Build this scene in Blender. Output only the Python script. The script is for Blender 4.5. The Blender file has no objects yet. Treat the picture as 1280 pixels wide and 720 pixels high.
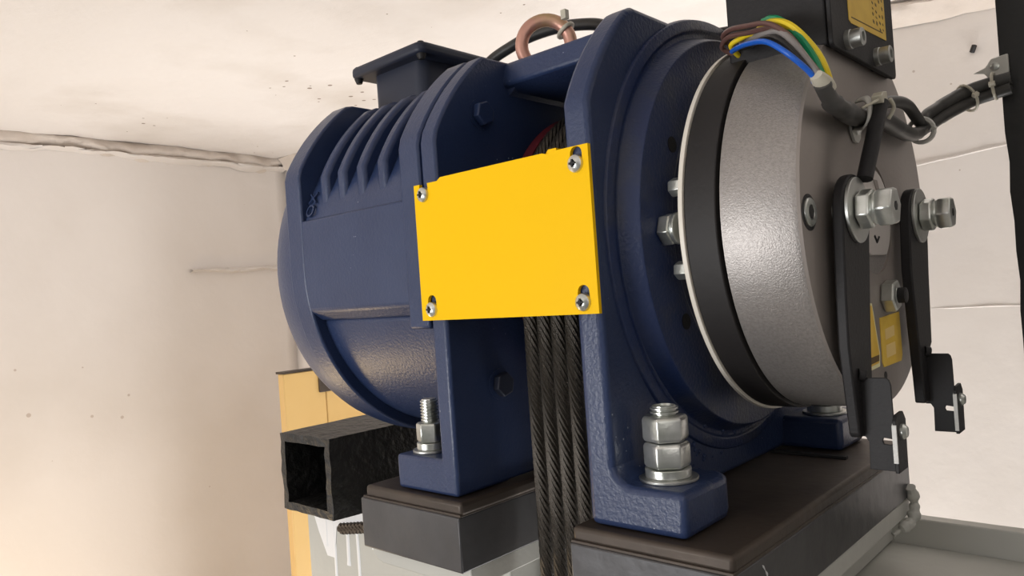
import bpy, bmesh, math, random
from mathutils import Vector, Matrix, noise
C = bpy.context.scene.collection
random.seed(7)
S, H = 0.68, 1.6            # model unit -> metres, height of the camera's eye above the floor
def W(p): return Vector((p[0]*S, p[1]*S, p[2]*S + H))

# ---------------------------------------------------------------- camera
yaw, roll, pit = math.radians(42.4), math.radians(4.0), math.radians(0.42)
w = Vector((-math.sin(yaw)*math.cos(pit), math.cos(yaw)*math.cos(pit), math.sin(pit)))
h = Vector((math.cos(yaw), math.sin(yaw), 0)); v = h.cross(w)
r_ = math.cos(roll)*h - math.sin(roll)*v; u_ = math.sin(roll)*h + math.cos(roll)*v
cam = bpy.data.objects.new('camera', bpy.data.cameras.new('camera')); C.objects.link(cam)
M = Matrix((r_, u_, -w)).transposed().to_4x4(); M.translation = W((0, 0, 0)); cam.matrix_world = M
cam.data.sensor_width = 36; cam.data.lens = 36*940/1280; cam.data.clip_start = .02
bpy.context.scene.camera = cam
# ---------------------------------------------------------------- world, lights, exposure
wd = bpy.data.worlds.new('world'); bpy.context.scene.world = wd; wd.use_nodes = True
wd.node_tree.nodes['Background'].inputs[0].default_value = (1, .95, .9, 1)
wd.node_tree.nodes['Background'].inputs[1].default_value = .14
def lamp(name, loc, target, power, size, col, kind='AREA', size_y=None):
    d = bpy.data.lights.new(name, kind); o = bpy.data.objects.new(name, d); C.objects.link(o)
    d.energy = power; d.color = col
    if kind == 'AREA':
        d.shape = 'RECTANGLE'; d.size = size*S; d.size_y = (size_y or size)*S
    else: d.shadow_soft_size = size*S
    o.location = W(loc); o.rotation_euler = (W(target)-W(loc)).to_track_quat('-Z', 'Y').to_euler()
    return o
lamp('doorway_light', (-1.3, -2.2, -.45), (-1.1, .9, .1), 23, 1.3, (1, .99, .985), size_y=1.1)
lamp('back_fill', (-.1, 1.35, -2.1), (-.1, 1.35, 1), 32, 2.8, (1, .98, .965), size_y=.7)  # added fill out of view near the floor, brightens back wall and ceiling
lamp('room_light', (.9, -.6, .2), (-.4, .8, 0), 1.0, .8, (1, .95, .9))
lamp('shaft_lamp', (-2.1, .35, -1.0), (-2.7, .5, -.8), 5, .12, (1, .72, .38), 'POINT')
vs = bpy.context.scene.view_settings
vs.view_transform = 'Standard'; vs.look = 'None'; vs.gamma = 1; vs.use_curve_mapping = False; vs.exposure = 0.08

# ---------------------------------------------------------------- materials
def mat(name, col, rough=.5, metal=0, bump=0, bscale=40, col2=None, cscale=6, crange=(.4, .65), spec=.5, speck=None, spscale=60, spth=.12, coat=0, detail=4):
    m = bpy.data.materials.new(name); m.use_nodes = True; n = m.node_tree.nodes; l = m.node_tree.links
    b = n['Principled BSDF']; b.inputs['Roughness'].default_value = rough; b.inputs['Metallic'].default_value = metal
    b.inputs['Base Color'].default_value = (*col, 1); b.inputs['Specular IOR Level'].default_value = spec
    b.inputs['Coat Weight'].default_value = coat
    g = n.new('ShaderNodeNewGeometry'); pos = g.outputs['Position']
    out = None
    if col2:
        t = n.new('ShaderNodeTexNoise'); t.inputs['Scale'].default_value = cscale; t.inputs['Detail'].default_value = 6; l.new(pos, t.inputs['Vector'])
        mr = n.new('ShaderNodeMapRange'); mr.inputs[1].default_value, mr.inputs[2].default_value = crange; l.new(t.outputs[0], mr.inputs[0])
        mx = n.new('ShaderNodeMix'); mx.data_type = 'RGBA'; mx.inputs[6].default_value = (*col, 1); mx.inputs[7].default_value = (*col2, 1)
        l.new(mr.outputs[0], mx.inputs[0]); out = mx.outputs[2]; l.new(out, b.inputs['Base Color'])
    if speck:
        t = n.new('ShaderNodeTexVoronoi'); t.inputs['Scale'].default_value = spscale; l.new(pos, t.inputs['Vector'])
        t2 = n.new('ShaderNodeTexNoise'); t2.inputs['Scale'].default_value = spscale*.12; l.new(pos, t2.inputs['Vector'])
        mr0 = n.new('ShaderNodeMapRange'); mr0.inputs[1].default_value, mr0.inputs[2].default_value = .5, .75; mr0.inputs[3].default_value = 0; mr0.inputs[4].default_value = spth; l.new(t2.outputs[0], mr0.inputs[0])
        mr = n.new('ShaderNodeMath'); mr.operation = 'LESS_THAN'; l.new(t.outputs['Distance'], mr.inputs[0]); l.new(mr0.outputs[0], mr.inputs[1])
        mx = n.new('ShaderNodeMix'); mx.data_type = 'RGBA'; mx.inputs[7].default_value = (*speck, 1)
        if out: l.new(out, mx.inputs[6])
        else: mx.inputs[6].default_value = (*col, 1)
        l.new(mr.outputs[0], mx.inputs[0]); l.new(mx.outputs[2], b.inputs['Base Color'])
    if bump:
        t = n.new('ShaderNodeTexNoise'); t.inputs['Scale'].default_value = bscale; t.inputs['Detail'].default_value = detail; l.new(pos, t.inputs['Vector'])
        bp = n.new('ShaderNodeBump'); bp.inputs['Strength'].default_value = 1; bp.inputs['Distance'].default_value = bump
        l.new(t.outputs[0], bp.inputs['Height']); l.new(bp.outputs[0], b.inputs['Normal'])
    return m
BLUE = mat('blue_paint', (.019, .034, .092), .36, 0, .00035, 420, (.025, .042, .105), 22, spec=.5, speck=(.3, .33, .38), spscale=150, spth=.1)
BLUE_D = mat('blue_paint_dusty', (.014, .028, .090), .40, 0, .0005, 420, (.045, .052, .075), 35, (.5, .8))
YEL = mat('yellow_paint', (.95, .56, .001), .45, 0, .0001, 60, spec=.12)
BLK = mat('black_powder_coat', (.016, .015, .016), .55, 0, .0002, 500, spec=.3)
BLKP = mat('black_plastic', (.020, .025, .044), .45, spec=.35)
RUB = mat('black_rubber', (.013, .011, .011), .6, 0, .0002, 200)
CAB = mat('cable_sheath', (.025, .024, .023), .38)
CABG = mat('grey_cable_sheath', (.05, .048, .045), .42)
ZINC = mat('zinc_plate', (.70, .71, .69), .28, .82, .0002, 240, (.48, .5, .46), 60)
ZINCD = mat('zinc_dull', (.5, .51, .49), .42, 1, .0003, 240)
SILV = mat('silver_sand_cast', (.345, .322, .308), .40, .58, .0002, 1100, (.29, .27, .257), 600)
FACE = mat('taupe_machined_face', (.27, .24, .22), .45, .35, .0001, 300)
WHT = mat('cream_plate_edge', (.8, .75, .66), .4, .0)
HUB = mat('hub_metal', (.62, .58, .55), .35, .3)
ROPE = mat('greased_steel_wire', (.072, .063, .053), .42, .7, .0006, 900)
RED = mat('red_paint', (.1, .008, .014), .5)
SHV = mat('sheave_iron', (.05, .045, .042), .5, .4)
MILL = mat('mill_scale_steel', (.10, .10, .105), .38, .5, .0005, 60, (.06, .059, .062), 9, speck=(.3, .3, .3), spscale=60, spth=.05)
BRWN = mat('brown_steel_plate', (.075, .058, .046), .5, .45, .0004, 90, (.045, .036, .03), 14)
POST = mat('black_post_paint', (.014, .014, .014), .5, .1, .0006, 90)
BSTL = mat('black_rough_steel', (.009, .009, .009), .5, .1, .004, 110, (.022, .022, .022), 60, (.45, .8))
GREY = mat('light_grey_paint', (.50, .50, .46), .5, 0, .0006, 70, (.44, .44, .41), 5)
WPNT = mat('white_paint', (.8, .8, .8), .5)
PINK = mat('yellow_zinc_eye', (.62, .34, .27), .42, .6, .0004, 200, (.55, .42, .2), 30, (.55, .75))
TIE = mat('clear_nylon', (.5, .47, .38), .35)
CLAMP = mat('grey_nylon_clamp', (.55, .54, .5), .4)
WALL = mat('painted_plaster', (.72, .675, .64), .75, 0, .006, 5, (.64, .59, .545), 2.6, (.48, .8), speck=(.5, .43, .38), spscale=22, spth=.10, detail=8)
CEIL = mat('ceiling_plaster', (.82, .785, .76), .8, 0, .008, 7, (.66, .61, .56), 3.5, (.5, .8), speck=(.28, .22, .18), spscale=30, spth=.17, detail=9)
ROUGHP = mat('rough_mortar', (.66, .59, .53), .85, 0, .008, 22, (.58, .51, .45), 12, detail=8)
GOLD = mat('ochre_board', (.66, .44, .17), .3, 0, .0008, 12, (.58, .36, .12), 3)
FLOOR = mat('concrete', (.4, .38, .35), .8, 0, .003, 20, (.3, .29, .27), 3)
LABEL = mat('yellow_label', (.78, .52, .07), .45, 0, 0, 1, (.70, .44, .05), 60)
PRINT = mat('dark_print', (.12, .07, .02), .5)
wirecol = {'blue': (.01, .11, .55), 'brown': (.13, .065, .055), 'green': (.01, .28, .12), 'yellow': (.8, .6, .02), 'black': (.015, .015, .015), 'grey': (.25, .23, .22)}
WIRE = {k: mat('wire_'+k, c, .35) for k, c in wirecol.items()}

# ---------------------------------------------------------------- mesh helpers (model units)
def V(*a): return Vector(a)
def box(bm, x0, x1, y0, y1, z0, z1):
    vs_ = [bm.verts.new((x, y, z)) for x in (x0, x1) for y in (y0, y1) for z in (z0, z1)]
    for f in ((0,1,3,2), (4,6,7,5), (0,4,5,1), (2,3,7,6), (0,2,6,4), (1,5,7,3)): bm.faces.new([vs_[i] for i in f])
def prism(bm, pts, ax, a, b):
    mk = {'x': lambda p, t: (t, p[0], p[1]), 'y': lambda p, t: (p[0], t, p[1]), 'z': lambda p, t: (p[0], p[1], t)}[ax]
    A = [bm.verts.new(mk(p, a)) for p in pts]; B = [bm.verts.new(mk(p, b)) for p in pts]; n = len(pts)
    bm.faces.new(A); bm.faces.new(B[::-1])
    for i in range(n): bm.faces.new((A[i], B[i], B[(i+1) % n], A[(i+1) % n]))
def frame(d):
    d = Vector(d).normalized(); a = Vector((0, 0, 1)) if abs(d.z) < .9 else Vector((0, 1, 0))
    p = d.cross(a).normalized(); return d, p, d.cross(p).normalized()
def lathe(bm, prof, o, d=(1, 0, 0), n=48, rot=0, flip=False):
    d, p, q = frame(d); o = Vector(o); rings = []
    for t, r in prof:
        if r < 1e-6: rings.append([bm.verts.new(o+d*t)])
        else: rings.append([bm.verts.new(o+d*t+r*(math.cos(2*math.pi*k/n+rot)*p+math.sin(2*math.pi*k/n+rot)*q)) for k in range(n)])
    for A, B in zip(rings, rings[1:]):
        for k in range(n):
            f = [A[k % len(A)], A[(k+1) % n % len(A)], B[(k+1) % n % len(B)], B[k % len(B)]]
            f = list(dict.fromkeys(f))
            if len(f) > 2: bm.faces.new(f)
    if len(rings[0]) > 1: bm.faces.new(rings[0][::-1])
    if len(rings[-1]) > 1: bm.faces.new(rings[-1])
def ringl(bm, prof, o, d=(1, 0, 0), n=64):      # closed profile (annulus)
    d, p, q = frame(d); o = Vector(o); R = []
    for t, r in prof: R.append([bm.verts.new(o+d*t+r*(math.cos(2*math.pi*k/n)*p+math.sin(2*math.pi*k/n)*q)) for k in range(n)])
    m = len(R)
    for i in range(m):
        A, B = R[i], R[(i+1) % m]
        for k in range(n): bm.faces.new((A[k], A[(k+1) % n], B[(k+1) % n], B[k]))
def smooth_path(pts, k=6):
    pts = [Vector(p) for p in pts]; out = []
    for i in range(len(pts)-1):
        p0 = pts[max(i-1, 0)]; p1 = pts[i]; p2 = pts[i+1]; p3 = pts[min(i+2, len(pts)-1)]
        for j in range(k):
            t = j/k; out.append(.5*((2*p1)+(p2-p0)*t+(2*p0-5*p1+4*p2-p3)*t*t+(3*p1-p0-3*p2+p3)*t**3))
    out.append(pts[-1]); return out
def tube(bm, path, r, n=10, closed=False, flat=1.0):
    path = [Vector(p) for p in path]; N = len(path); rings = []; up = None
    for i, p in enumerate(path):
        a = path[(i-1) % N] if (closed or i) else p; b = path[(i+1) % N] if (closed or i < N-1) else p
        d = (b-a).normalized()
        if up is None: _, up, _ = frame(d)
        up = (up-d*up.dot(d)).normalized(); q = d.cross(up)
        rr = r[i] if isinstance(r, (list, tuple)) else r
        rings.append([bm.verts.new(p+rr*(math.cos(2*math.pi*k/n)*up+flat*math.sin(2*math.pi*k/n)*q)) for k in range(n)])
    for i in range(N if closed else N-1):
        A, B = rings[i], rings[(i+1) % N]
        for k in range(n): bm.faces.new((A[k], A[(k+1) % n], B[(k+1) % n], B[k]))
    if not closed: bm.faces.new(rings[0][::-1]); bm.faces.new(rings[-1])
BASE = {}
def tag(o, label=None, cat=None, group=None, kind=None):
    if label: o['label'] = label
    if cat: o['category'] = cat
    if group: o['group'] = group
    if kind: o['kind'] = kind
    return o
def empty(name, base, label, cat, group=None):
    o = bpy.data.objects.new(name, None); C.objects.link(o); o.location = W(base); o.empty_display_size = .05
    BASE[o] = W(base); return tag(o, label, cat, group)
def obj(name, bm, m, parent=None, bevel=0, label=None, kind=None, ang=35, seg=2):
    bmesh.ops.recalc_face_normals(bm, faces=bm.faces)
    for v_ in bm.verts: v_.co = W(v_.co)
    lo = Vector([min(v_.co[i] for v_ in bm.verts) for i in range(3)]); hi = Vector([max(v_.co[i] for v_ in bm.verts) for i in range(3)])
    c = (lo+hi)/2
    for v_ in bm.verts: v_.co -= c
    for f in bm.faces: f.smooth = True
    for e in bm.edges:
        if len(e.link_faces) == 2 and e.calc_face_angle(0) > math.radians(ang): e.smooth = False
    me = bpy.data.meshes.new(name); bm.to_mesh(me); bm.free(); me.materials.append(m)
    o = bpy.data.objects.new(name, me); C.objects.link(o)
    if parent is not None: o.parent = parent; o.location = c-BASE[parent]
    else: o.location = c
    BASE[o] = c
    if bevel:
        b = o.modifiers.new('bevel', 'BEVEL'); b.width = bevel*S; b.segments = seg; b.limit_method = 'ANGLE'; b.angle_limit = math.radians(32); b.use_clamp_overlap = True
    return tag(o, label, kind=kind)
def nb(): return bmesh.new()
def hexn(bm, o, d, R, hgt, rot=0, ch=.12):
    """hexagon with turned chamfers on both ends"""
    d_, p, q = frame(d); o = Vector(o); n = 6; rings = []
    for t, k in ((0, .9), (hgt*ch, 1), (hgt*(1-ch), 1), (hgt, .9)):
        rings.append([bm.verts.new(o+d_*t+R*k*(math.cos(math.pi/3*j+rot)*p+math.sin(math.pi/3*j+rot)*q)) for j in range(n)])
    for A, B in zip(rings, rings[1:]):
        for k in range(n): bm.faces.new((A[k], A[(k+1) % n], B[(k+1) % n], B[k]))
    bm.faces.new(rings[0][::-1]); bm.faces.new(rings[-1])
Ya, Za = .75, .047
AX = (0, Ya, Za)

# ================================================================ the room
ZC, ZF = .62, -H/S
def wallmesh(a, b, z0, z1, nx, nz, amp, nrm, fine=0):
    bm = nb(); a, b = Vector(a), Vector(b); g = []
    for i in range(nx+1):
        row = []
        for j in range(nz+1):
            p = a.lerp(b, i/nx); z = z0+(z1-z0)*j/nz; q = Vector((p.x, p.y, z))
            k = noise.noise(q*2.2)*amp + noise.noise(q*9)*amp*.25
            row.append(bm.verts.new(q+Vector(nrm)*k))
        g.append(row)
    for i in range(nx):
        for j in range(nz): bm.faces.new((g[i][j], g[i+1][j], g[i+1][j+1], g[i][j+1]))
    return bm
def slab(name, bm, m, inward, kind='structure'):
    o = obj(name, bm, m, kind=kind, ang=80)
    if o.data.polygons[0].normal.dot(Vector(inward)) < 0: o.data.flip_normals()
    s = o.modifiers.new('solid', 'SOLIDIFY'); s.thickness = .05; s.offset = -1; return o
bm = wallmesh((-2.74, -2.6, 0), (-2.74, 1.67, 0), ZF, ZC, 90, 60, .012, (1, 0, 0)); slab('wall_left', bm, WALL, (1, 0, 0))
bm = wallmesh((-2.74, 1.67, 0), (1.7, 2.265, 0), ZF, ZC, 90, 60, .006, (0, -1, 0)); slab('wall_back', bm, WALL, (0, -1, 0))
bm = nb(); g = []
for i in range(101):
    row = []
    for j in range(101):
        q = Vector((-2.9+4.6*i/100, -2.6+5.2*j/100, ZC)); k = noise.noise(q*1.6)*.014+noise.noise(q*7)*.005
        row.append(bm.verts.new(q+Vector((0, 0, k))))
    g.append(row)
for i in range(100):
    for j in range(100): bm.faces.new((g[i][j], g[i][j+1], g[i+1][j+1], g[i+1][j]))
slab('ceiling', bm, CEIL, (0, 0, -1))
bm = nb(); box(bm, -2.9, 1.7, -2.6, 2.6, ZF-.08, ZF); obj('floor', bm, FLOOR, kind='structure')
# rough mortar fillets where walls meet the ceiling
def rough_bead(name, a, b, h0, depth, nrm, n=110, m=ROUGHP, wob=.3):
    bm = nb(); a, b, nrm = Vector(a), Vector(b), Vector(nrm); rows = []
    for i in range(n+1):
        p = a.lerp(b, i/n); hh = h0*(1+wob*noise.noise(p*6)+wob*.6*noise.noise(p*23)); row = []
        for k in range(7):
            t = k/6; prof = math.sin(t*math.pi)**.7
            dd = depth*prof*(1+.7*noise.noise(Vector((p.x*11, p.y*11, t*3)))+.4*noise.noise(Vector((p.x*41, p.y*41, t*9))))
            row.append(bm.verts.new(p+nrm*(max(dd, -.002)-.006*(k in (0, 6)))+Vector((0, 0, -hh*t))))
        rows.append(row)
    for A, B in zip(rows, rows[1:]):
        for k in range(6): bm.faces.new((A[k], B[k], B[k+1], A[k+1]))
    return obj(name, bm, m, kind='structure', ang=80)
rough_bead('trim_1', (-2.738, -2.5, ZC+.01), (-2.738, 1.66, ZC+.01), .06, .028, (1, 0, 0), 200, ROUGHP, .4)
rough_bead('trim_2', (-2.735, -2.5, ZC-.035), (-2.735, 1.66, ZC-.035), .022, .03, (1, 0, 0), 200, WALL, .7)
rough_bead('trim_3', (-2.7, 1.668, ZC+.01), (1.6, 2.245, ZC+.01), .07, .045, (0, -1, 0), 160, ROUGHP)
rough_bead('trim_4', (-2.735, 1.25, .172), (-2.735, 1.64, .180), .020, .022, (1, 0, 0), 40, WALL, .9)
bw = lambda x: 1.67+(x+2.74)*.134
rough_bead('trim_5', (-.62, bw(-.62)+.001, -.1), (.2, bw(.2)+.001, -.105), .006, .0025, (0, -1, 0), 60, WALL)
rough_bead('trim_6', (-.55, bw(-.55)+.001, .232), (-.3, bw(-.3)+.001, .258), .005, .002, (0, -1, 0), 40, WALL)

# ochre board leaning panel beyond the machine
pn = empty('ochre_board', (-2.0, 1.4, ZF), 'tall ochre board standing near the room corner behind the black square tube', 'board')
bm = nb(); box(bm, -2.03, -2.0, 1.168, 1.31, ZF, -.19); obj('panel', bm, GOLD, pn, .003)
bm = nb(); box(bm, -2.03, -2.003, 1.312, 1.62, ZF, -.186); obj('panel', bm, GOLD, pn, .003)
bm = nb(); box(bm, -2.0, -1.99, 1.285, 1.335, -.26, -.2); obj('hinge', bm, BRWN, pn, .002, 'dark brown metal hinge at the top of the seam')
bm = nb(); box(bm, -2.035, -1.996, 1.165, 1.60, -.19, -.184); obj('edge_strip', bm, BRWN, pn)

# black vertical post on the right
bm = nb()
N = 90; rows = []
for i in range(N+1):
    z = ZF+(ZC+.02-ZF)*i/N; rows.append((z, -.1515+(.0025 if z < .1 else 0)+(noise.noise(Vector((0, 3, z*22)))*.005 if z < .14 else 0)))
rows = [(ZF, -.152)]+[(z_, x_) for z_, x_ in rows if z_ > -.5]
L = [[bm.verts.new((x_, y_, z_)) for y_ in (1.0, 1.07)]+[bm.verts.new((-.03, y_, z_)) for y_ in (1.07, 1.0)] for z_, x_ in rows]
for A, B in zip(L, L[1:]):
    for k in range(4): bm.faces.new((A[k], A[(k+1) % 4], B[(k+1) % 4], B[k]))
bm.faces.new(L[0][::-1]); bm.faces.new(L[-1])
post = obj('steel_post', bm, POST, None, 0); tag(post, 'tall black steel post with a ragged edge at the right side of the frame', 'post')

# ================================================================ steelwork under the machine
bm = nb()
o_ = [(-1.055, .66), (-.93, .66), (-.93, 1.62), (-1.055, 1.62)]
def sqtube(bm, x0, x1, z0, z1, y0, y1, t, n=24):
    rings = []
    for i in range(n+1):
        y = y0+(y1-y0)*i/n
        def ring(e, amp):
            r = []
            c = [(x0+e, z0+e), (x1-e, z0+e), (x1-e, z1-e), (x0+e, z1-e)]
            for k in range(4):
                a, b = c[k], c[(k+1) % 4]
                for s in range(8):
                    px, pz = a[0]+(b[0]-a[0])*s/8, a[1]+(b[1]-a[1])*s/8
                    kx = noise.noise(Vector((px*45, y*30, pz*45)))*amp
                    r.append(bm.verts.new((px+kx, y+(noise.noise(Vector((px*60, 1, pz*60)))*.003 if i == 0 else 0), pz+noise.noise(Vector((px*45+9, y*30, pz*45)))*amp)))
            return r
        rings.append((ring(0, .0022), ring(t, .002)))
    for (a, b), (c, d) in zip(rings, rings[1:]):
        for k in range(32):
            j = (k+1) % 32; bm.faces.new((a[k], a[j], c[j], c[k])); bm.faces.new((b[k], d[k], d[j], b[j]))
    for (a, b) in (rings[0], rings[-1]):
        for k in range(32):
            j = (k+1) % 32; bm.faces.new((a[k], b[k], b[j], a[j]))
sqtube(bm, -1.045, -.915, -.302, -.186, .598, 1.62, .0125)
tb = obj('square_steel_tube', bm, BSTL, None, .0); tag(tb, 'black rough-painted square steel tube with its open end showing left of the motor', 'tube')

sp = empty('support_beam', (-.8, .9, ZF), 'light grey steel support beam with white paint runs under the left block', 'beam')
bm = nb(); box(bm, -1.073, -.57, .652, .96, ZF, -.306); obj('web', bm, GREY, sp, .004)
bm = nb(); prism(bm, [(-.703, -.297), (-.70, -.275), (-.55, -.275), (-.55, -.297), (-.69, -.297)], 'y', .517, 1.25)
bm.free(); bm = nb()
prism(bm, [(-.715, -.272), (-.715, -.284), (-.708, -.2905), (-.697, -.2935), (-.553, -.2935), (-.553, -.272)], 'y', .516, 1.3); obj('flange', bm, GREY, sp, .0015)
bm = nb(); box(bm, -.66, -.58, .60, 1.3, -.8, -.294); obj('web', bm, GREY, sp, .002)
for x, z1, wd_ in ((-1.02, -.37, .006), (-1.0, -.42, .005), (-.965, -.39, .006), (-.94, -.44, .005), (-.90, -.355, .005)):
    bm = nb(); tube(bm, smooth_path([(x, .652, -.312), (x+.001, .652, (z1-.31)/2), (x, .652, z1)], 4), [wd_*.7]*8+[wd_*.9], 6, flat=.35); obj('paint_run', bm, WPNT, sp)
bm = nb()
for i in range(22):
    a = i/21; p = V(-.979+.062*a, .6495, -.337+.012*a+.004*math.sin(i*2.1)); lathe(bm, [(-.004, .002), (-.001, .006), (.003, .004)], p, (0, -1, 0), 6)
obj('weld_bead', bm, BRWN, sp, label='dark brown weld bead under the black tube', kind='stuff')
bm = nb(); rows_ = [(-1.06, -.306), (-.89, -.306), (-.905, -.318), (-.96, -.325), (-.99, -.335), (-1.0, -.385), (-1.02, -.385), (-1.04, -.35)]
prism(bm, rows_, 'y', .6512, .654); obj('paint_patch', bm, WPNT, sp)

rb = empty('cross_beam', (-.2, .9, -.5), 'light grey steel beam running right from under the right block to the back wall', 'beam')
bm = nb(); box(bm, -.43, -.2625, .56, .945, -.286, -.2665); obj('side_flange', bm, GREY, rb, .002)
bm = nb(); box(bm, -.40, 1.2, 1.0, 1.02, -.42, -.309); obj('web', bm, GREY, rb, .002)
bm = nb(); box(bm, -.42, 1.2, .55, 1.0, -.36, -.342); obj('flange', bm, GREY, rb, .002)
bm = nb(); box(bm, -.38, -.30, .57, 1.0, -.34, -.286); obj('web', bm, GREY, rb, .002)
bm = nb(); pw = smooth_path([(-.257, .930, -.252), (-.256, .938, -.272), (-.256, .928, -.288), (-.262, .91, -.294), (-.27, .90, -.30)], 8)
tube(bm, pw, [.006+.0045*noise.noise(Vector((i*.33, 2, 0)))-.0035*(i > len(pw)-8) for i in range(len(pw))], 10)
obj('weld_bead', bm, GREY, rb, label='lumpy grey weld at the end of the beam', kind='stuff')

def block(x0, x1, y0, y1, zb, label, lip):
    e = empty('steel_block', ((x0+x1)/2, (y0+y1)/2, zb), label, 'block', 'steel blocks under the machine feet')
    bm = nb(); box(bm, x0, x1, y0, y1, zb, -.2165); obj('block_body', bm, MILL, e, .0015)
    bm = nb(); box(bm, x0+lip, x1-.0005+lip*.3, y0+.003, y1, -.2163, -.2025); obj('top_plate', bm, BRWN, e, .004, 'brown rusted steel top plate', seg=3)
    bm = nb(); box(bm, x0+lip*.5, x1-.0003+lip*.15, y0+.0015, y1, -.2166, -.2140); obj('shim_plate', bm, BRWN, e, .0005)
    return e
bl = block(-.7085, -.5485, .50, 1.0, -.2715, 'dark steel block with brown top plate under the motor-side foot', .006)
br = block(-.4105, -.2605, .50, .944, -.2655, 'long dark steel block with brown top plate under the brake-side feet', .001)
# chalk scratch down the right block's side
bm = nb(); tube(bm, smooth_path([(-.2602, .548, -.222), (-.2602, .554, -.230), (-.2602, .556, -.238), (-.2602, .560, -.25), (-.2602, .558, -.262)], 4), [.0003, .001, .0006, .0003, .0012, .0008, .0002, .0009, .0014, .001, .0004, .0008, .0016, .001, .0006, .0012, .0003], 5); obj('scratch', bm, WPNT, br, label='thin white chalk scratch')
bm = nb(); box(bm, -.372, -.2895, .826, .834, -.2025, -.199); obj('shim', bm, BLK, br, .0005)

# ================================================================ the machine
mc = empty('traction_machine', (-.5, .75, -.2), 'large dark blue gearless traction machine with yellow cover and silver brake on steel blocks', 'machine')
def hous(R, D, T, low, n=64, bot=-.2):
    pts = []
    for i in range(n+1):
        t = math.pi*i/n; y, z = -R*math.cos(t), R*math.sin(t)
        pts.append((max(-D, min(D, y)), min(T, z)))
    q = []
    for p in pts:
        if not q or (abs(p[0]-q[-1][0])+abs(p[1]-q[-1][1])) > 1e-5: q.append(p)
    if q[0][1] < 1e-6: q = q[1:-1]
    if low == 'circle':
        for i in range(0, n+1):
            t = math.pi*i/n; q.append((D*math.cos(t), -D*math.sin(t)))
    elif low == 'flat': q += [(D, bot-Za), (-D, bot-Za)]
    return [(Ya+a, Za+b) for a, b in q]
# --- motor
bm = nb(); lathe(bm, [(-.845, .20), (-.815, .205), (-.60, .206), (-.59, .2)], AX, n=96)
mh = obj('motor_housing', bm, BLUE, mc, .003)
bm = nb(); prism(bm, hous(.265, .237, .215, 'circle'), 'x', -.845, -.811); obj('end_frame', bm, BLUE, mh, .003, seg=3)
bm = nb(); fp = hous(.265, .237, .215, 'none'); st = [(Ya+.237, -.030), (Ya+.196, -.0335)]
for i in range(0, 49):
    t = math.radians(22)+math.radians(136)*i/48; st.append((Ya+.2065*math.cos(t), Za-.2065*math.sin(t)))
prism(bm, fp+st+[(Ya-.196, -.0335), (Ya-.237, -.030)], 'x', -.6185, -.5865); obj('motor_flange', bm, BLUE, mh, .004)
bm = nb(); lathe(bm, [(-.9, 0), (-.899, .215), (-.8935, .226), (-.875, .2325), (-.852, .2362), (-.838, .2366), (-.838, .2)], AX, n=96); obj('end_cap', bm, BLUE, mh)
for s in (-1, 1):      # flat side bands between the fin pocket and the lower pocket
    bm = nb(); p = []
    for z in (.108, .06, .047, .02, -.005):
        dz = z-Za; p.append((Ya+s*(.2366 if dz >= 0 else math.sqrt(.237**2-dz*dz)), z))
    p += [(Ya+s*.215, -.018), (Ya+s*.17, .0), (Ya+s*.17, .06), (Ya+s*.19, .088)]
    prism(bm, p, 'x', -.815, -.61)
    obj('side_band', bm, BLUE, mh, .004, seg=3)
for s in (-1, 1):      # sloping floor of the fin pocket
    bm = nb(); prism(bm, [(Ya+s*.231, .1065), (Ya+s*.222, .135), (Ya+s*.200, .175), (Ya+s*.165, .205), (Ya+s*.14, .2), (Ya+s*.14, .05), (Ya+s*.22, .05)], 'x', -.815, -.61)
    obj('pocket_floor', bm, BLUE, mh, .004, seg=2)
bm = nb(); lp = []
for i in range(0, 61):
    t = math.radians(17)+math.radians(146)*i/60; lp.append((Ya+.2225*math.cos(t), Za-.2225*math.sin(t)))
lp = [(Ya+.19, Za-.04)]+lp+[(Ya-.19, Za-.04)]
prism(bm, lp, 'x', -.83, -.5863); obj('lower_shell', bm, BLUE, mh, .004, seg=3)
for x in (-.777, -.741, -.703, -.664):
    bm = nb(); pr = hous(.251, .225, .205, 'none', 48)
    inner = [(Ya+.19, Za+.06), (Ya+.15, Za+.1), (Ya, Za+.17), (Ya-.15, Za+.1), (Ya-.19, Za+.06)]
    pr2 = [(Ya-.225, Za+.058)]+pr+[(Ya+.225, Za+.058)]
    pr2 = [p for p in pr2 if p[1] >= Za+.05]
    prism(bm, pr2+inner, 'x', x-.0085, x+.0085); obj('cooling_fin', bm, BLUE, mh, .005, seg=3)
# cast letters
def text(name, s, loc, size, d_right, d_up, ext, m, parent, label=None):
    cu = bpy.data.curves.new(name, 'FONT'); cu.body = s; cu.size = size*S; cu.extrude = ext*S; cu.align_x = 'CENTER'; cu.align_y = 'CENTER'; cu.resolution_u = 3
    t = bpy.data.objects.new('tmp', cu); C.objects.link(t); bpy.context.view_layer.update()
    me = bpy.data.meshes.new_from_object(t); C.objects.unlink(t); bpy.data.objects.remove(t)
    a = Vector(d_right).normalized(); b = Vector(d_up).normalized(); n_ = a.cross(b)
    me.transform(Matrix((a, b, n_)).transposed().to_4x4()); me.name = name
    o = bpy.data.objects.new(name, me); C.objects.link(o); me.materials.append(m); o.parent = parent; o.location = W(loc)-BASE[parent]; tag(o, label)
text('cast_letters', 'OX', (-.7985, .5222, .1255), .022, (0, .36, 1), (-1, 0, 0), .0012, BLUE, mh)
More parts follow.
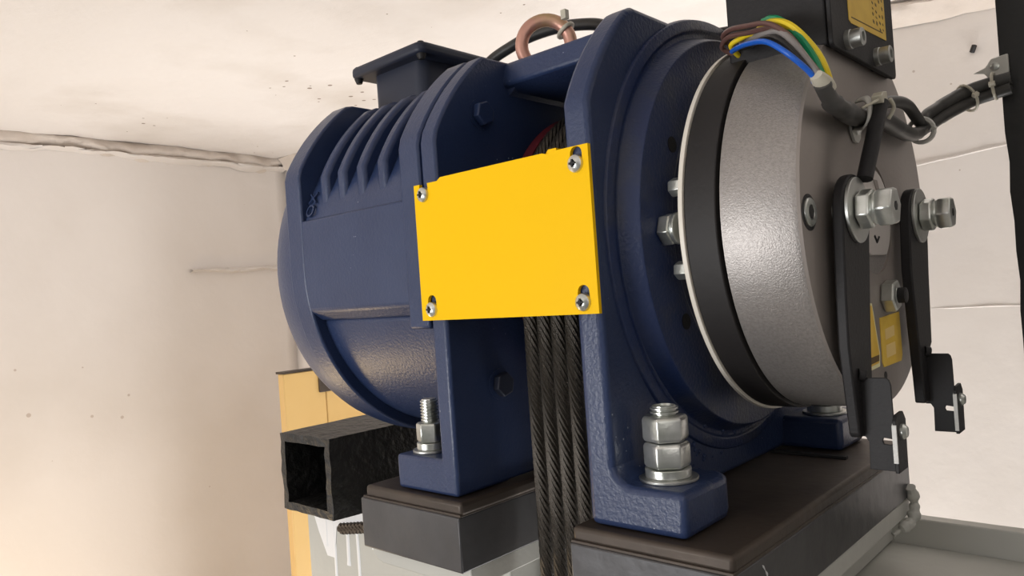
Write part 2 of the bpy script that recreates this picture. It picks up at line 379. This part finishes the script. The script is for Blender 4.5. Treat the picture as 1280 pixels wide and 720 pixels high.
# terminal box
bm = nb()
def rrect(x0, x1, y0, y1, r, n=4):
    p = []
    for cx, cy, a in ((x1-r, y1-r, 0), (x0+r, y1-r, 1), (x0+r, y0+r, 2), (x1-r, y0+r, 3)):
        for i in range(n+1):
            t = (a+i/n)*math.pi/2; p.append((cx+r*math.cos(t), cy+r*math.sin(t)))
    return p
prism(bm, rrect(-.842, -.735, .66, .845, .017), 'z', .245, .318); tbx = obj('terminal_box', bm, BLKP, mc, .002, 'blue-black plastic terminal box on the motor')
bm = nb(); prism(bm, rrect(-.866, -.713, .64, .866, .012), 'z', .316, .331); obj('box_lid', bm, BLKP, tbx, .005, seg=3)
for (x, y) in ((-.857, .650), (-.723, .650), (-.723, .855), (-.857, .855)):
    bm = nb(); lathe(bm, [(-.022, .0), (-.022, .004), (-.016, .0065), (-.001, .0055), (.0012, .004)], (x, y, .3315), (0, 0, 1), 12); obj('lid_screw', bm, BLK, tbx)
# --- brackets
def lug(x0, x1, y0, y1): return rrect(x0, x1, y0, y1, .012, 4)
bm = nb(); prism(bm, hous(.265, .237, .213, 'flat'), 'x', -.583, -.5605)
bL = obj('support_bracket', bm, BLUE, mc, .003, 'motor-side blue bracket plate')
bm = nb(); prism(bm, hous(.2625, .237, .208, 'flat'), 'x', -.396, -.369)
bR = obj('support_bracket', bm, BLUE, mc, .005, 'brake-side blue bracket plate', seg=3)
for y0, y1 in ((.513, .60), (.853, .945)):
    bm = nb(); p = [(-.6548, y0+.002), (-.57, y0+.002), (-.57, y1), (-.643, y1), (-.655, y1-.012)]; prism(bm, p, 'z', -.2013, -.1657 if y0 < .7 else -.165); obj('foot', bm, BLUE, bL, .006, seg=3)
    if y0 < .7:
        for q, (par, pts) in enumerate(((bL, [(-.655, -.2015), (-.5609, -.2015), (-.5609, -.012), (-.583, -.012), (-.583, -.165), (-.655, -.165)]),
                         (bR, [(-.396, -.2015), (-.303, -.2015), (-.303, -.165), (-.354, -.165), (-.362, -.162), (-.3675, -.156), (-.3694, -.149), (-.3694, -.012), (-.396, -.012)]))):
            bm = nb(); prism(bm, pts, 'y', .5125, .565 if q else .592); obj('foot_web', bm, BLUE, par, .006 if q else .004, seg=3)
    bm = nb(); p = [(-.385, y0+.004), (-.3032, y0+.004), (-.303, y1-.02), (-.308, y1-.008), (-.318, y1), (-.385, y1)]
    prism(bm, p, 'z', -.2013, -.1657 if y0 < .7 else -.165); obj('foot', bm, BLUE, bR, .006, seg=3)
bm = nb()
for i in range(60):
    y, z = random.uniform(.61, .78), random.uniform(-.178, -.135)
    bmesh.ops.create_icosphere(bm, subdivisions=1, radius=random.uniform(.0015, .0035), matrix=Matrix.Translation((-.3695, y, z+(y-.7)*.12)))
obj('casting_lumps', bm, BLUE, bR, kind='stuff')
# bolt stacks on the feet
def stack(x, y, nuts, par, zt, R=.0198):
    bm = nb(); lathe(bm, [(0, R*1.26), (.0028, R*1.26)], (x, y, -.165), (0, 0, 1), 32); obj('flat_washer', bm, ZINCD, par, .0006)
    bm = nb(); ringl(bm, [(0, R*.62), (0, R*.98), (.0075, R*.98), (.0075, R*.62)], (x, y, -.1622), (0, 0, 1), 28)
    obj('spring_washer', bm, ZINC, par, .0006)
    z = -.1545
    for i in range(nuts):
        bm = nb(); hexn(bm, (x, y, z), (0, 0, 1), R, .0212, .62+.12*i); obj('hex_nut', bm, ZINC, par, .0012); z += .0222
    bm = nb(); pr = [(-.15, R*.55)]; t = z-.002
    pr = [(z-.01, R*.58)]
    while t < zt: pr += [(t, R*.60), (t+.0011, R*.60), (t+.0017, R*.50), (t+.0026, R*.50)]; t += .0033
    pr += [(zt+.001, R*.48)]
    lathe(bm, pr, (x, y, 0), (0, 0, 1), 24); obj('stud_thread', bm, ZINC, par)
stack(-.3395, .551, 2, bR, -.1055)
stack(-.6285, .541, 1, bL, -.109, .0165)
stack(-.333, .893, 1, bR, -.118)
stack(-.625, .893, 1, bL, -.118)
# small bolts on the inner side of the motor-side bracket
for (y, z) in ((.5817, .1945), (.5835, -.096), (.918, .1945), (.918, -.096)):
    bm = nb(); lathe(bm, [(0, .0165), (.0015, .0165)], (-.5605, y, z), n=24); sb = obj('bolt_washer', bm, BLUE, bL)
    bm = nb(); hexn(bm, (-.559, y, z), (1, 0, 0), .0135, .009, .3); obj('bolt_head', bm, BLUE if z > 0 else BLKP, bL, .001)
# bridge across the top
bm = nb()
pr = []
for i in range(13):
    a = math.radians(58+64*i/12); pr.append((Ya-.272*math.cos(a), min(Za+.213, Za+.272*math.sin(a))))
pr = [(.622, .232), (.628, .2575), (.640, .2605), (.86, .2605), (.872, .2575), (.878, .232), (.86, .226), (.64, .226)]
prism(bm, pr, 'x', -.565, -.385); bd = obj('bridge', bm, BLUE, mc, .004, seg=3)
bm = nb()     # fillet web where the bridge runs into the left bracket
prism(bm, [(-.562, .2605), (-.562, .221), (-.552, .228), (-.542, .234)], 'y', .63, .87); obj('fillet', bm, BLUE, bd, .002)
# sheave between the brackets
bm = nb(); lathe(bm, [(-.545, .04), (-.545, .1), (-.542, .158), (-.530, .158)]+sum([[(-.527+.0182*i, .156), (-.5178+.0182*i, .149), (-.5087+.0182*i, .156)] for i in range(4)], [])+[(-.445, .158), (-.428, .158), (-.415, .15), (-.402, .1), (-.402, .04)], AX, n=96)
sh = obj('sheave', bm, SHV, mc, label='dark iron rope sheave')
bm = nb(); ringl(bm, [(-.543, .150), (-.543, .1605), (-.529, .1605), (-.529, .150)], AX, n=96); obj('sheave_rim', bm, RED, sh, label='rim painted dull red')
bm = nb(); lathe(bm, [(-.56, .06), (-.40, .06)], AX, n=40); obj('shaft', bm, SHV, sh)
# yellow cover plate
bm = nb()
X0, X1, Z0, Z1 = -.5915, -.3685, -.0217, .1205
def slotted(holes, outline, yf, yb):
    """plate in XZ with slot holes, made by boolean-free fill"""
    from mathutils.geometry import delaunay_2d_cdt
    vsn = [Vector(p) for p in outline]; faces = [list(range(len(outline)))]
    for hl in holes:
        b = len(vsn); vsn += [Vector(p) for p in hl]; faces.append(list(range(b, b+len(hl)))[::-1])
    r = delaunay_2d_cdt(vsn, [], faces, 1, 1e-7)
    def inside(pt, poly):
        c = False
        for i in range(len(poly)):
            a, b2 = poly[i], poly[i-1]
            if (a[1] > pt[1]) != (b2[1] > pt[1]) and pt[0] < (b2[0]-a[0])*(pt[1]-a[1])/(b2[1]-a[1])+a[0]: c = not c
        return c
    F_ = [bm.verts.new((p.x, yf, p.y)) for p in r[0]]; B_ = [bm.verts.new((p.x, yb, p.y)) for p in r[0]]
    for f in r[2]:
        c = sum((r[0][i] for i in f), Vector((0, 0)))/len(f)
        if inside(c, outline) and not any(inside(c, hl) for hl in holes):
            bm.faces.new([F_[i] for i in f]); bm.faces.new([B_[i] for i in f][::-1])
    bnd = [e for e in bm.edges if len(e.link_faces) == 1 and all(abs(v_.co.y-yf) < 1e-7 for v_ in e.verts)]
    fi = {v_: i for i, v_ in enumerate(F_)}
    for e in bnd:
        a, b = fi[e.verts[0]], fi[e.verts[1]]; bm.faces.new((F_[a], F_[b], B_[b], B_[a]))
scr = [(-.5775, .1065), (-.382, .1055), (-.576, -.0105), (-.384, -.0115)]
holes = []
for x, z in scr:
    hl = []
    for i in range(9): a = math.pi*i/8; hl.append((x+.0062*math.cos(a)+.0008, z+.0085+.0062*math.sin(a)))
    for i in range(9): a = math.pi+math.pi*i/8; hl.append((x+.0062*math.cos(a)+.0008, z+.0062*math.sin(a)))
    holes.append(hl)
slotted(holes, [(X0, Z0), (X1, Z0), (X1, Z1), (-.408, Z1), (-.413, Z1-.0015), (-.418, Z1), (-.551, Z1), (-.556, Z1-.003), (X0, Z1-.003)], .5085, .5125)
yp = obj('cover_plate', bm, YEL, mc, .0004, 'bright yellow rectangular cover plate with four screws')
bm = nb(); prism(bm, [(-.418, Z1-.001), (-.405, Z1-.001), (-.405, Z1+.003), (-.414, Z1+.003)], 'y', .5125, .522); obj('folded_tab', bm, YEL, yp)
for x, z in scr:
    bm = nb(); lathe(bm, [(-.002, .0078), (0, .0078), (.0022, .0072), (.0042, .0045), (.0046, .0028), (.0026, .0022), (.0026, 0)], (x, .5085, z), (0, -1, 0), 24)
    s = obj('screw', bm, ZINC, yp, label='bright pan-head screw')
    bm = nb()
    box(bm, x-.0008, x+.0008, .5028, .5050, z-.0034, z+.0034); box(bm, x-.0034, x+.0034, .5029, .5050, z-.0008, z+.0008); s2 = obj('screw_recess', bm, BLK, yp)
# --- bearing ring on the brake-side bracket
bm = nb(); lathe(bm, [(-.372, .226), (-.3665, .224), (-.3655, .219), (-.3655, .2135), (-.3685, .2105), (-.3685, .2065), (-.3675, .2055), (-.352, .2), (-.3495, .1985), (-.3495, .145), (-.356, .135), (-.356, 0)], AX, n=128)
fl = obj('brake_flange', bm, BLUE_D, mc, .0008, ang=28)
for a in (212, 150, 100, 260, 330, 30):
    y, z = Ya+.158*math.cos(math.radians(180-a+180)), Za+.158*math.sin(math.radians(a))
    bm = nb(); lathe(bm, [(0, 0), (0, .0075), (.0006, .0075), (.0006, 0)], (-.3495, Ya-.158*math.cos(math.radians(a-180 if a > 180 else 180-a)) if False else y, z), n=20); obj('bolt_hole', bm, BLK, fl)
for a in (180, 122, 90, 270):
    a_ = math.radians(a); y, z = Ya+.1615*math.cos(a_), Za+.1615*math.sin(a_)
    big = a % 90 == 0
    bm = nb()
    if a == 180: hexn(bm, (-.3495, y, z), (1, 0, 0), .0150, .0125, .2); lathe(bm, [(.0125, .0142), (.017, .0142)], (-.3495, y, z), n=24)
    else: hexn(bm, (-.3395, y-(.004 if a == 122 else 0), z), (1, 0, 0), .0075, .016, .3)
    obj('spacer_bolt', bm, ZINC, fl, .0008, label='zinc hexagon spacer bolt behind the brake disc' if a == 180 else None)
for (y, z) in ((.583, .083), (.583, .010)):
    bm = nb(); hexn(bm, (-.338, y+.004, z), (1, 0, 0), .0085, .015, .4); obj('spacer_bolt', bm, ZINC, fl, .0005)
# --- brake
bm = nb(); lathe(bm, [(-.3235, .1), (-.3235, .1812), (-.3192, .1812), (-.3192, .1)], AX, n=128); bk = obj('brake_disc', bm, WHT, mc, .0005, 'thin cream-edged disc behind the black band')
bm = nb(); lathe(bm, [(-.3190, .1), (-.3190, .1788), (-.2902, .1788), (-.2902, .17)], AX, n=128); obj('dust_band', bm, RUB, mc, .001, 'black rubber dust band')
bm = nb(); lathe(bm, [(-.292, .15), (-.2885, .1735), (-.2875, .1758), (-.2285, .1758), (-.2235, .1738)], AX, n=160); mg = obj('brake_magnet', bm, SILV, mc, 0, 'silver sand-textured brake magnet drum')
bm = nb(); lathe(bm, [(-.226, .10), (-.2245, .1745), (-.222, .1738), (-.2215, .1725), (-.2215, .053), (-.233, .052), (-.233, 0)], AX, n=128); fc = obj('front_face', bm, FACE, mg, 0, 'matt taupe end face of the brake')
bm = nb()
p = [(.7545+.044*math.cos(math.radians(t)), .049+.044*math.sin(math.radians(t))) for t in range(0, 360, 8)]
p = [(y, max(z, .012)) for y, z in p]
prism(bm, p, 'x', -.229, -.2205); hb = obj('hub_disc', bm, HUB, mg, .0008, 'light metal hub disc with a flat lower edge')
bm = nb(); prism(bm, [(.752, .083), (.763, .083), (.776, .06), (.771, .058)], 'x', -.2208, -.2198); obj('hub_slot', bm, FACE, mg)
bm = nb(); tube(bm, [(-.2203, .744, .03), (-.2203, .750, .024), (-.2203, .757, .029)], .0012, 6); obj('hub_mark', bm, BLK, mg)
for a in (180, 80):
    a_ = math.radians(a); y, z = Ya+.159*math.cos(a_), Za+.159*math.sin(a_)
    bm = nb(); lathe(bm, [(0, .0145), (.0004, .0145)], (-.2215, y, z), n=28); obj('counterbore', bm, BLK, mg)
    bm = nb(); lathe(bm, [(0, .0115), (.0012, .0115), (.0022, .0105), (.0022, .0062), (.0006, .0058), (.0006, 0)], (-.2213, y, z), n=24); obj('socket_screw', bm, ZINC, mg)
    bm = nb(); hexn(bm, (-.2210, y, z), (1, 0, 0), .0062, .0016, .1); obj('hex_socket', bm, BLK, mg)
bm = nb(); hexn(bm, (-.2215, .765, -.027), (1, 0, 0), .0155, .012, .25); lathe(bm, [(.012, .0078), (.0125, .0078)], (-.2215, .765, -.027), n=16); obj('adjuster_nut', bm, ZINC, mg, .0008)
bm = nb(); lathe(bm, [(.008, .0075), (.019, .0072), (.0195, .006)], (-.2215, .765, -.027), n=16); obj('adjuster_stud', bm, BLK, mg, label='black threaded stud')
bm = nb(); lathe(bm, [(0, .004), (.0004, .004)], (-.2215, .751, -.101), n=16); obj('drill_hole', bm, BLK, mg)
# labels on the face
bm = nb(); prism(bm, [(.7445, -.0465), (.806, -.0445), (.8065, -.087), (.802, -.0925), (.747, -.0925), (.7435, -.088)], 'x', -.2215, -.2208); lb = obj('label', bm, LABEL, mg, 0, 'ochre rectangular sticker')
bm = nb(); prism(bm, [(.756, -.058), (.785, -.056), (.785, -.066), (.756, -.068)], 'x', -.2208, -.2206); prism(bm, [(.756, -.073), (.785, -.072), (.785, -.084), (.756, -.085)], 'x', -.2208, -.2206)
obj('label_print', bm, mat('pale_print', (.8, .58, .22), .5), mg)
bm = nb(); prism(bm, [(.700, -.03), (.7235, -.034), (.7355, -.078), (.733, -.087), (.705, -.088)], 'x', -.2215, -.2209); obj('label', bm, LABEL, mg, 0, 'yellow warning sticker partly behind the arm')
bm = nb(); prism(bm, [(.700, -.028), (.7255, -.032), (.7385, -.078), (.736, -.0905), (.705, -.0915)], 'x', -.2215, -.2212); obj('label_border', bm, mat('pale_border', (.8, .75, .45), .5), mg)
bm = nb(); prism(bm, [(.71, -.08), (.7345, -.0795), (.7335, -.085), (.71, -.086)], 'x', -.2209, -.2207); obj('label_print', bm, PRINT, mg)
# --- release arms
def arm(pts, xf, xb, by, bz, label, yb, xe, zt, zm, zb, fo):
    bm = nb(); prism(bm, pts, 'x', xb, xf); a = obj('release_arm', bm, BLK, mc, .0015, label)
    bm = nb(); lathe(bm, [(-.013, .008), (.03, .008)], (xb+.003, by, bz), n=20); obj('bolt_shank', bm, ZINC, a)
    bm = nb(); lathe(bm, [(0, .0272), (.0032, .0272)], (xf, by, bz), n=40); obj('flat_washer', bm, ZINCD, a, .0006)
    bm = nb(); hexn(bm, (xf+.0035, by, bz), (1, 0, 0), .0168, .0115, .35); obj('hex_nut', bm, ZINC, a, .001)
    bm = nb(); lathe(bm, [(0, .0125), (.002, .0135), (.004, .0125)], (xf+.0148, by, bz), n=24); obj('thread_collar', bm, ZINC, a)
    bm = nb(); hexn(bm, (xf+.018, by, bz), (1, 0, 0), .0168, .0128, .1, .2); obj('bolt_head', bm, ZINC, a, .001)
    bm = nb(); hexn(bm, (xf+.0304, by, bz), (1, 0, 0), .0042, .0008, .1); obj('hex_socket', bm, BLK, a)
    # switch bracket reaching out from the arm
    t = .0022; bm = nb(); slz = zb+.022
    X = xf
    prism(bm, [(X-.004, zt), (xe-.003, zt), (xe-.001, zt-.002), (xe, zt-.006), (xe+.0003, slz+.003), (xe-.008, slz+.004), (xe-.009, slz+.0015), (xe-.008, slz-.001), (xe+.0004, slz-.0015), (xe, zb), (X+.0025, zb), (X+.003, zm-.004), (X+.0005, zm), (X-.004, zm)], 'y', yb, yb+t)
    b = obj('switch_bracket', bm, BLK, a, .0004)
    bm = nb(); tube(bm, [(X-.001, yb-.003, zt+.003), (X+.003, yb, zt+.002)], .005, 12); obj('weld', bm, BLK, a)
    bm = nb(); prism(bm, [(yb-.002, zb-.001), (yb+.022, zb-.001), (yb+.024, zm+.012), (yb+.018, zm+.019), (yb+.002, zm+.018), (yb-.002, zm+.014)], 'x', xe-.0005, xe+.0025)
    obj('end_plate', bm, BLK, a, .0006)
    bm = nb(); prism(bm, [(yb-.003, zm-.019+fo), (yb-.003, zm+.010), (yb+.001, zm+.013), (yb+.003, zm-.019+fo)], 'x', xe-.0008, xe+.0024); obj('foam_strip', bm, mat('white_foam', (.7, .7, .68), .7, 0, .002, 300), a, label='white torn foam strip')
    bm = nb(); lathe(bm, [(0, .0062), (.002, .0062), (.0045, .004), (.005, .0)], (xe+.0025, yb+.010, zm+.004), n=16); obj('screw', bm, ZINC, a)
    return a
def armpts(cy, R, cz, right, left):
    p = [(cy+R*math.cos(math.radians(t)), cz+R*math.sin(math.radians(t))) for t in range(0, 181, 12)]
    return p+left+right
arm(armpts(.6513, .0337, .045, [(.650, -.133), (.655, -.11), (.660, -.09), (.667, -.043), (.679, .024)], [(.612, -.02), (.610, -.06), (.6131, -.083), (.620, -.131), (.623, -.134)]), -.205, -.2136, .648, .0485,
    'left black release arm', .6305, -.1828, -.0867, -.134, -.1600, 0)
arm(armpts(.8365, .031, .046, [(.828, -.1365), (.838, -.09), (.853, -.08), (.861, -.01), (.8675, .03)], [(.7995, -.005), (.805, -.06), (.812, -.116), (.814, -.136)]), -.205, -.2148, .837, .0495,
    'right black release arm', .829, -.1830, -.0885, -.1385, -.1657, -.006)
# --- control box on top of the brake
bm = nb(); box(bm, -.306, -.2185, .651, .826, .190, .46); cb = obj('control_box', bm, BLK, mc, .002, 'black sheet-metal box above the brake')
bm = nb(); prism(bm, rrect(.650, .828, .1875, .47, .006), 'x', -.2175, -.2135); obj('front_plate', bm, BLK, cb, .0008)
for y in (.685, .7645):
    bm = nb(); lathe(bm, [(0, .0085), (.004, .0085), (.0045, .0078), (.013, .0078), (.0138, .007), (.0138, .0042), (.011, .004), (.011, 0)], (-.2135, y, .1985), n=24); obj('cap_screw', bm, ZINCD, cb)
bm = nb(); prism(bm, [(.6935, .2185), (.6985, .2165), (.801, .2215), (.801, .31), (.6935, .31)], 'x', -.2136, -.2130); obj('label', bm, LABEL, cb, 0, 'yellow information sticker')
bm = nb()          # rows of tiny illegible print, running up the sticker
random.seed(3)
for c, (y, wd_) in enumerate(((.705, .004), (.7235, .005), (.7405, .007), (.764, .004), (.774, .004), (.784, .004), (.793, .003))):
    z = .305
    while z > .228+(.016 if c == 2 else 0)+(.006 if c in (3,) else 0):
        ll = random.uniform(.003, .007) if c > 2 else random.uniform(.004, .009)
        if random.random() < (.85 if c > 2 else .5): prism(bm, [(y-wd_/2, z), (y+wd_/2, z-.001), (y+wd_/2*random.uniform(.4, 1), z-ll*.6), (y-wd_/2, z-ll*.45)], 'x', -.2130, -.2128)
        z -= ll+.0015
prism(bm, [(.7, .2215), (.79, .2262), (.79, .2272), (.7, .2225)], 'x', -.2130, -.2128)
obj('label_print', bm, PRINT, cb, kind='stuff')

# eye bolt
eb_c = V(-.541, .68, .284); nrm = V(.62, -.78, 0).normalized(); sd = V(.78, .62, 0)
bm = nb(); tube(bm, [eb_c+.0285*(math.cos(2*math.pi*k/36)*sd+math.sin(2*math.pi*k/36)*V(0, 0, 1)) for k in range(36)], .0076, 14, closed=True)
ey = obj('eye_bolt', bm, PINK, mc, 0, 'pinkish copper-coloured lifting eye')
bm = nb(); lathe(bm, [(-.004, .013), (.003, .013), (.005, .009), (.012, .007)], (eb_c.x, eb_c.y, .256), (0, 0, 1), 20); obj('eye_collar', bm, PINK, ey)

# ================================================================ ropes
def rope(i):
    X = -.5178+.0182*i; R = .158; pts = []
    L = [V(X, Ya-R, z) for z in [ZF+.002+(Za-ZF-.002)*k/300 for k in range(301)]]
    A = [V(X, Ya-R*math.cos(math.pi*k/80), Za+R*math.sin(math.pi*k/80)) for k in range(1, 80)]
    B = [V(X, Ya+R, Za-(Za+.9)*k/110) for k in range(0, 111)]
    path = L[40:]+A+B
    bm = nb(); dist = 0; N = 8; strands = [[] for _ in range(N)]
    # resample evenly
    step = .0062; out = [path[0]]; acc = 0; tot = [0]
    for a, b in zip(path, path[1:]): tot.append(tot[-1]+(b-a).length)
    j = 0; s = 0; P = []
    while s < tot[-1]:
        while tot[j+1] < s: j += 1
        t = (s-tot[j])/(tot[j+1]-tot[j]); P.append(path[j].lerp(path[j+1], t)); s += step
    ph = random.random()*6
    for k, p in enumerate(P):
        d = (P[min(k+1, len(P)-1)]-P[max(k-1, 0)]).normalized(); a = V(1, 0, 0); b = d.cross(a)
        for q in range(N):
            t = ph+2*math.pi*q/N-2*math.pi*k*step/.074
            strands[q].append(p+.0054*(math.cos(t)*a+math.sin(t)*b))
    for q in range(N): tube(bm, strands[q], .00245, 5)
    tube(bm, P[::3], .0042, 6)
    o = obj('wire_rope', bm, ROPE, None, 0)
    pos = ('leftmost of the four hanging ropes, beside the dark gap', 'second hanging rope from the left', 'third hanging rope from the left', 'rightmost hanging rope, against the brake-side bracket')[i]
    tag(o, 'greased twisted steel hoist rope, '+pos, 'rope', 'hoist ropes over the sheave')
for i in range(4): rope(i)

# ================================================================ cables
def cable(name, pts, r, m, label, k=8, n=12, flat=1.0, cat='cable'):
    bm = nb(); tube(bm, smooth_path(pts, k), r, n, flat=flat); o = obj(name, bm, m, None, 0, ang=60); tag(o, label, cat); return o
cable('power_cable', [(-.76, .80, .285), (-.745, .77, .302), (-.7063, .76, .321), (-.6633, .76, .3314), (-.6273, .76, .3352), (-.5803, .76, .3331), (-.5311, .76, .3225), (-.50, .76, .308), (-.46, .77, .288), (-.41, .78, .275), (-.33, .80, .27), (-.30, .81, .272)], .0075, CAB,
      'thick black cable running behind the lifting eye on top of the machine')
bm = nb(); ph_ = math.radians(34); rad_ = math.cos(ph_)*sd+math.sin(ph_)*V(0, 0, 1); tp = eb_c+.0285*rad_
loop = [tp+.0098*math.cos(t)*rad_+(.015*math.sin(t)-.005)*nrm for t in [2*math.pi*k/24 for k in range(24)]]
tube(bm, loop, .0026, 8, closed=True); box(bm, -.5145, -.5075, .676, .683, .3045, .315)
zt = obj('cable_tie', bm, TIE, None, .0005); tag(zt, 'clear nylon cable tie round the copper-coloured lifting eye', 'cable tie')
# coloured wires springing from the sheath
wl = empty('wire_bundle', (-.25, .62, .17), 'loose bundle of coloured wires arching over the silver brake magnet', 'wires')
ends = V(-.207, .592, .150)
def wire(c, s, mids, off, r=.0023):
    bm = nb(); e = ends+V(*off); tube(bm, smooth_path([V(*s)]+[V(*q) for q in mids]+[e, e+V(.0, .006, -.006)], 8), r, 8)
    return obj('wire', bm, WIRE[c], wl, 0, label=c+' insulated wire' if c != 'green' else 'green and yellow earth wire', ang=60)
def ox(px, X): return (X*px[0]/-.29, X*px[0]/-.29)
wire('blue', (-.292, .628, .199), [(-.278, .612, .196), (-.262, .598, .192), (-.24, .578, .183), (-.222, .572, .168)], (-.003, -.008, .002))
wire('black', (-.293, .652, .2075), [(-.28, .640, .203), (-.262, .618, .199), (-.24, .595, .190), (-.222, .582, .172)], (-.002, -.006, 0))
wire('grey', (-.293, .652, .212), [(-.275, .632, .207), (-.255, .612, .2), (-.236, .597, .1935), (-.22, .586, .175)], (0, -.004, .001), .0032)
wire('brown', (-.300, .655, .208), [(-.305, .640, .2165), (-.292, .626, .2175), (-.27, .613, .212), (-.248, .602, .205), (-.228, .592, .188), (-.215, .588, .168)], (.001, 0, .001))
wire('brown', (-.300, .655, .202), [(-.309, .645, .210), (-.295, .63, .213), (-.272, .622, .209), (-.25, .610, .203), (-.23, .597, .186), (-.217, .59, .168)], (.001, .002, .001))
wire('yellow', (-.297, .655, .2), [(-.296, .635, .206), (-.285, .63, .2085), (-.268, .624, .2075)], (-.03, .02, .045))
wire('green', (-.27, .648, .2125), [(-.262, .632, .2165), (-.25, .618, .213)], (-.024, .014, .047), .0032)
bm = nb(); tube(bm, smooth_path([(-.268, .628, .2095), (-.25, .612, .2085), (-.230, .603, .198), (-.213, .603, .175), (-.205, .602, .156), (-.204, .61, .138)], 8), .0033, 8); obj('wire', bm, WIRE['yellow'], wl, 0, 'yellow stripe side of the earth wire')
bm = nb(); tube(bm, smooth_path([(-.262, .628, .2165), (-.245, .614, .2105), (-.228, .603, .194), (-.216, .6, .175), (-.208, .598, .156), (-.206, .606, .138)], 8), .0031, 8); obj('wire', bm, WIRE['green'], wl, 0, 'green stripe side of the earth wire')
# tape collar, sheath
bm = nb(); tube(bm, smooth_path([(-.206, .584, .1495), (-.2045, .592, .1450), (-.2035, .600, .1405)], 4), [.0052, .0058, .0064, .0070, .0074, .0076, .0076, .0072, .007], 12, flat=.8)
tc = obj('tape_collar', bm, TIE, None, 0, ang=60); tag(tc, 'pale clear tape collar where the coloured wires leave the black sheath', 'tape')
cable('brake_cable', [(-.204, .590, .1435), (-.205, .612, .1325), (-.208, .648, .131), (-.2105, .685, .1315), (-.2105, .720, .1355), (-.210, .76, .1375), (-.209, .80, .134), (-.208, .84, .1325), (-.208, .872, .138), (-.206, .90, .147), (-.200, .93, .159), (-.19, .96, .171), (-.175, .984, .1815), (-.14, .985, .187)],
      [.0068]*8+[.0085]*8+[.0100]*8+[.0100]*8+[.0095]*8+[.0095]*8+[.0090]*8+[.0085]*8+[.0075]*8+[.0085]*8+[.0090]*8+[.0090]*8+[.0090]*9, CABG, 'thick grey-black sheathed cable clipped across the taupe brake face to the post', flat=.8)
cable('signal_cable', [(-.211, .735, .147), (-.209, .765, .1545), (-.207, .80, .160), (-.207, .835, .161), (-.208, .868, .154), (-.207, .888, .148), (-.206, .90, .159), (-.200, .93, .171), (-.19, .958, .183), (-.174, .98, .193), (-.14, .985, .1975)],
      [.0058]*49+[.0062]*8+[.0068]*8+[.0072]*16, CABG, 'thinner black cable looping above the thick one on the brake face')
cable('cable_sleeve', [(-.1935, .696, .142), (-.195, .686, .123), (-.1965, .676, .105), (-.198, .667, .089), (-.1995, .659, .074)], .0068, BLK, 'short stiff black sleeve hanging down from the cable to the left release arm', flat=.8)
bm = nb(); prism(bm, [(.688, .1395), (.685, .1455), (.691, .1495), (.701, .151), (.703, .143), (.701, .1385)], 'x', -.1975, -.189); tube(bm, smooth_path([(-.192, .689, .143), (-.194, .674, .138), (-.200, .667, .134)], 4), .0014, 6); tube(bm, smooth_path([(-.187, .701, .144), (-.186, .707, .137), (-.191, .707, .128)], 4), .0018, 6)
ct = obj('cable_tie', bm, TIE, None, .001); tag(ct, 'clear nylon cable tie at the top of the stiff black sleeve', 'cable tie')
# p-clip
bm = nb(); pth = [(-.2185, .706, .123), (-.214, .700, .1225), (-.205, .690, .1205), (-.1985, .685, .127), (-.198, .686, .138), (-.204, .694, .1465), (-.214, .702, .148)]
sp_ = smooth_path(pth, 6); rows = []
for p in sp_: rows.append((bm.verts.new(p+V(0, -.0068, -.0015)), bm.verts.new(p+V(0, .0058, .004))))
for A, B in zip(rows, rows[1:]): bm.faces.new((A[0], A[1], B[1], B[0]))
prism(bm, [(.696, .132), (.698, .121), (.704, .114), (.713, .113), (.720, .118), (.722, .128), (.717, .138), (.704, .141)], 'x', -.2207, -.2185)
pc = obj('cable_clip', bm, CLAMP, None, 0); sm = pc.modifiers.new('s', 'SOLIDIFY'); sm.thickness = .0012; tag(pc, 'grey P-shaped cable clip screwed to the taupe brake face', 'clip')
bm = nb(); lathe(bm, [(0, .0068), (.002, .0068), (.0038, .004), (.0038, 0)], (-.2185, .709, .126), n=16); obj('screw', bm, ZINC, pc)
# tie where the cables cross, ties on the run to the post
def tie(p, d, r, label, m=TIE, th=.0016):
    bm = nb(); d, a, b = frame(d); tube(bm, [V(*p)+r*(math.cos(2*math.pi*k/20)*a+math.sin(2*math.pi*k/20)*b) for k in range(20)], th, 6, closed=True)
    lathe(bm, [(-.003, .003), (.003, .003)], V(*p)+a*r, d, 4); o = obj('cable_tie', bm, m); tag(o, label, 'cable tie')
tie((-.208, .884, .1415), (.1, 1, .25), .0125, 'greyish cable tie binding both cables at the right edge of the brake face', CLAMP, .0025)
tie((-.181, .976, .183), (1, .9, .6), .0155, 'white cable tie round the two cables just left of the post')
tie((-.1555, .984, .192), (1, 0, .05), .0145, 'white cable tie close against the black post')
bm = nb(); p = [(-.176, .2115), (-.164, .2155), (-.158, .224), (-.142, .226), (-.142, .206), (-.150, .199), (-.160, .2005), (-.1655, .209)]
prism(bm, p, 'y', .9895, .9945); wc = obj('cable_clip', bm, CLAMP, None, .001); tag(wc, 'grey clip holding the cables on the edge of the black post', 'clip')
bm = nb(); lathe(bm, [(0, .0045), (.002, .0045), (.003, .0025), (.003, 0)], (-.1545, .9895, .2145), (0, -1, 0), 14); obj('screw', bm, ZINC, wc)
# little black plug in the wall above the cables
bm = nb(); yy = bw(-.37)-.006; tube(bm, [(-.352, bw(-.352)-.004, .474), (-.345, bw(-.345)-.012, .486)], .0055, 8)
pl = obj('wall_plug', bm, BLK, None); tag(pl, 'tiny black plug in the plaster between the black box and the post', 'plug')
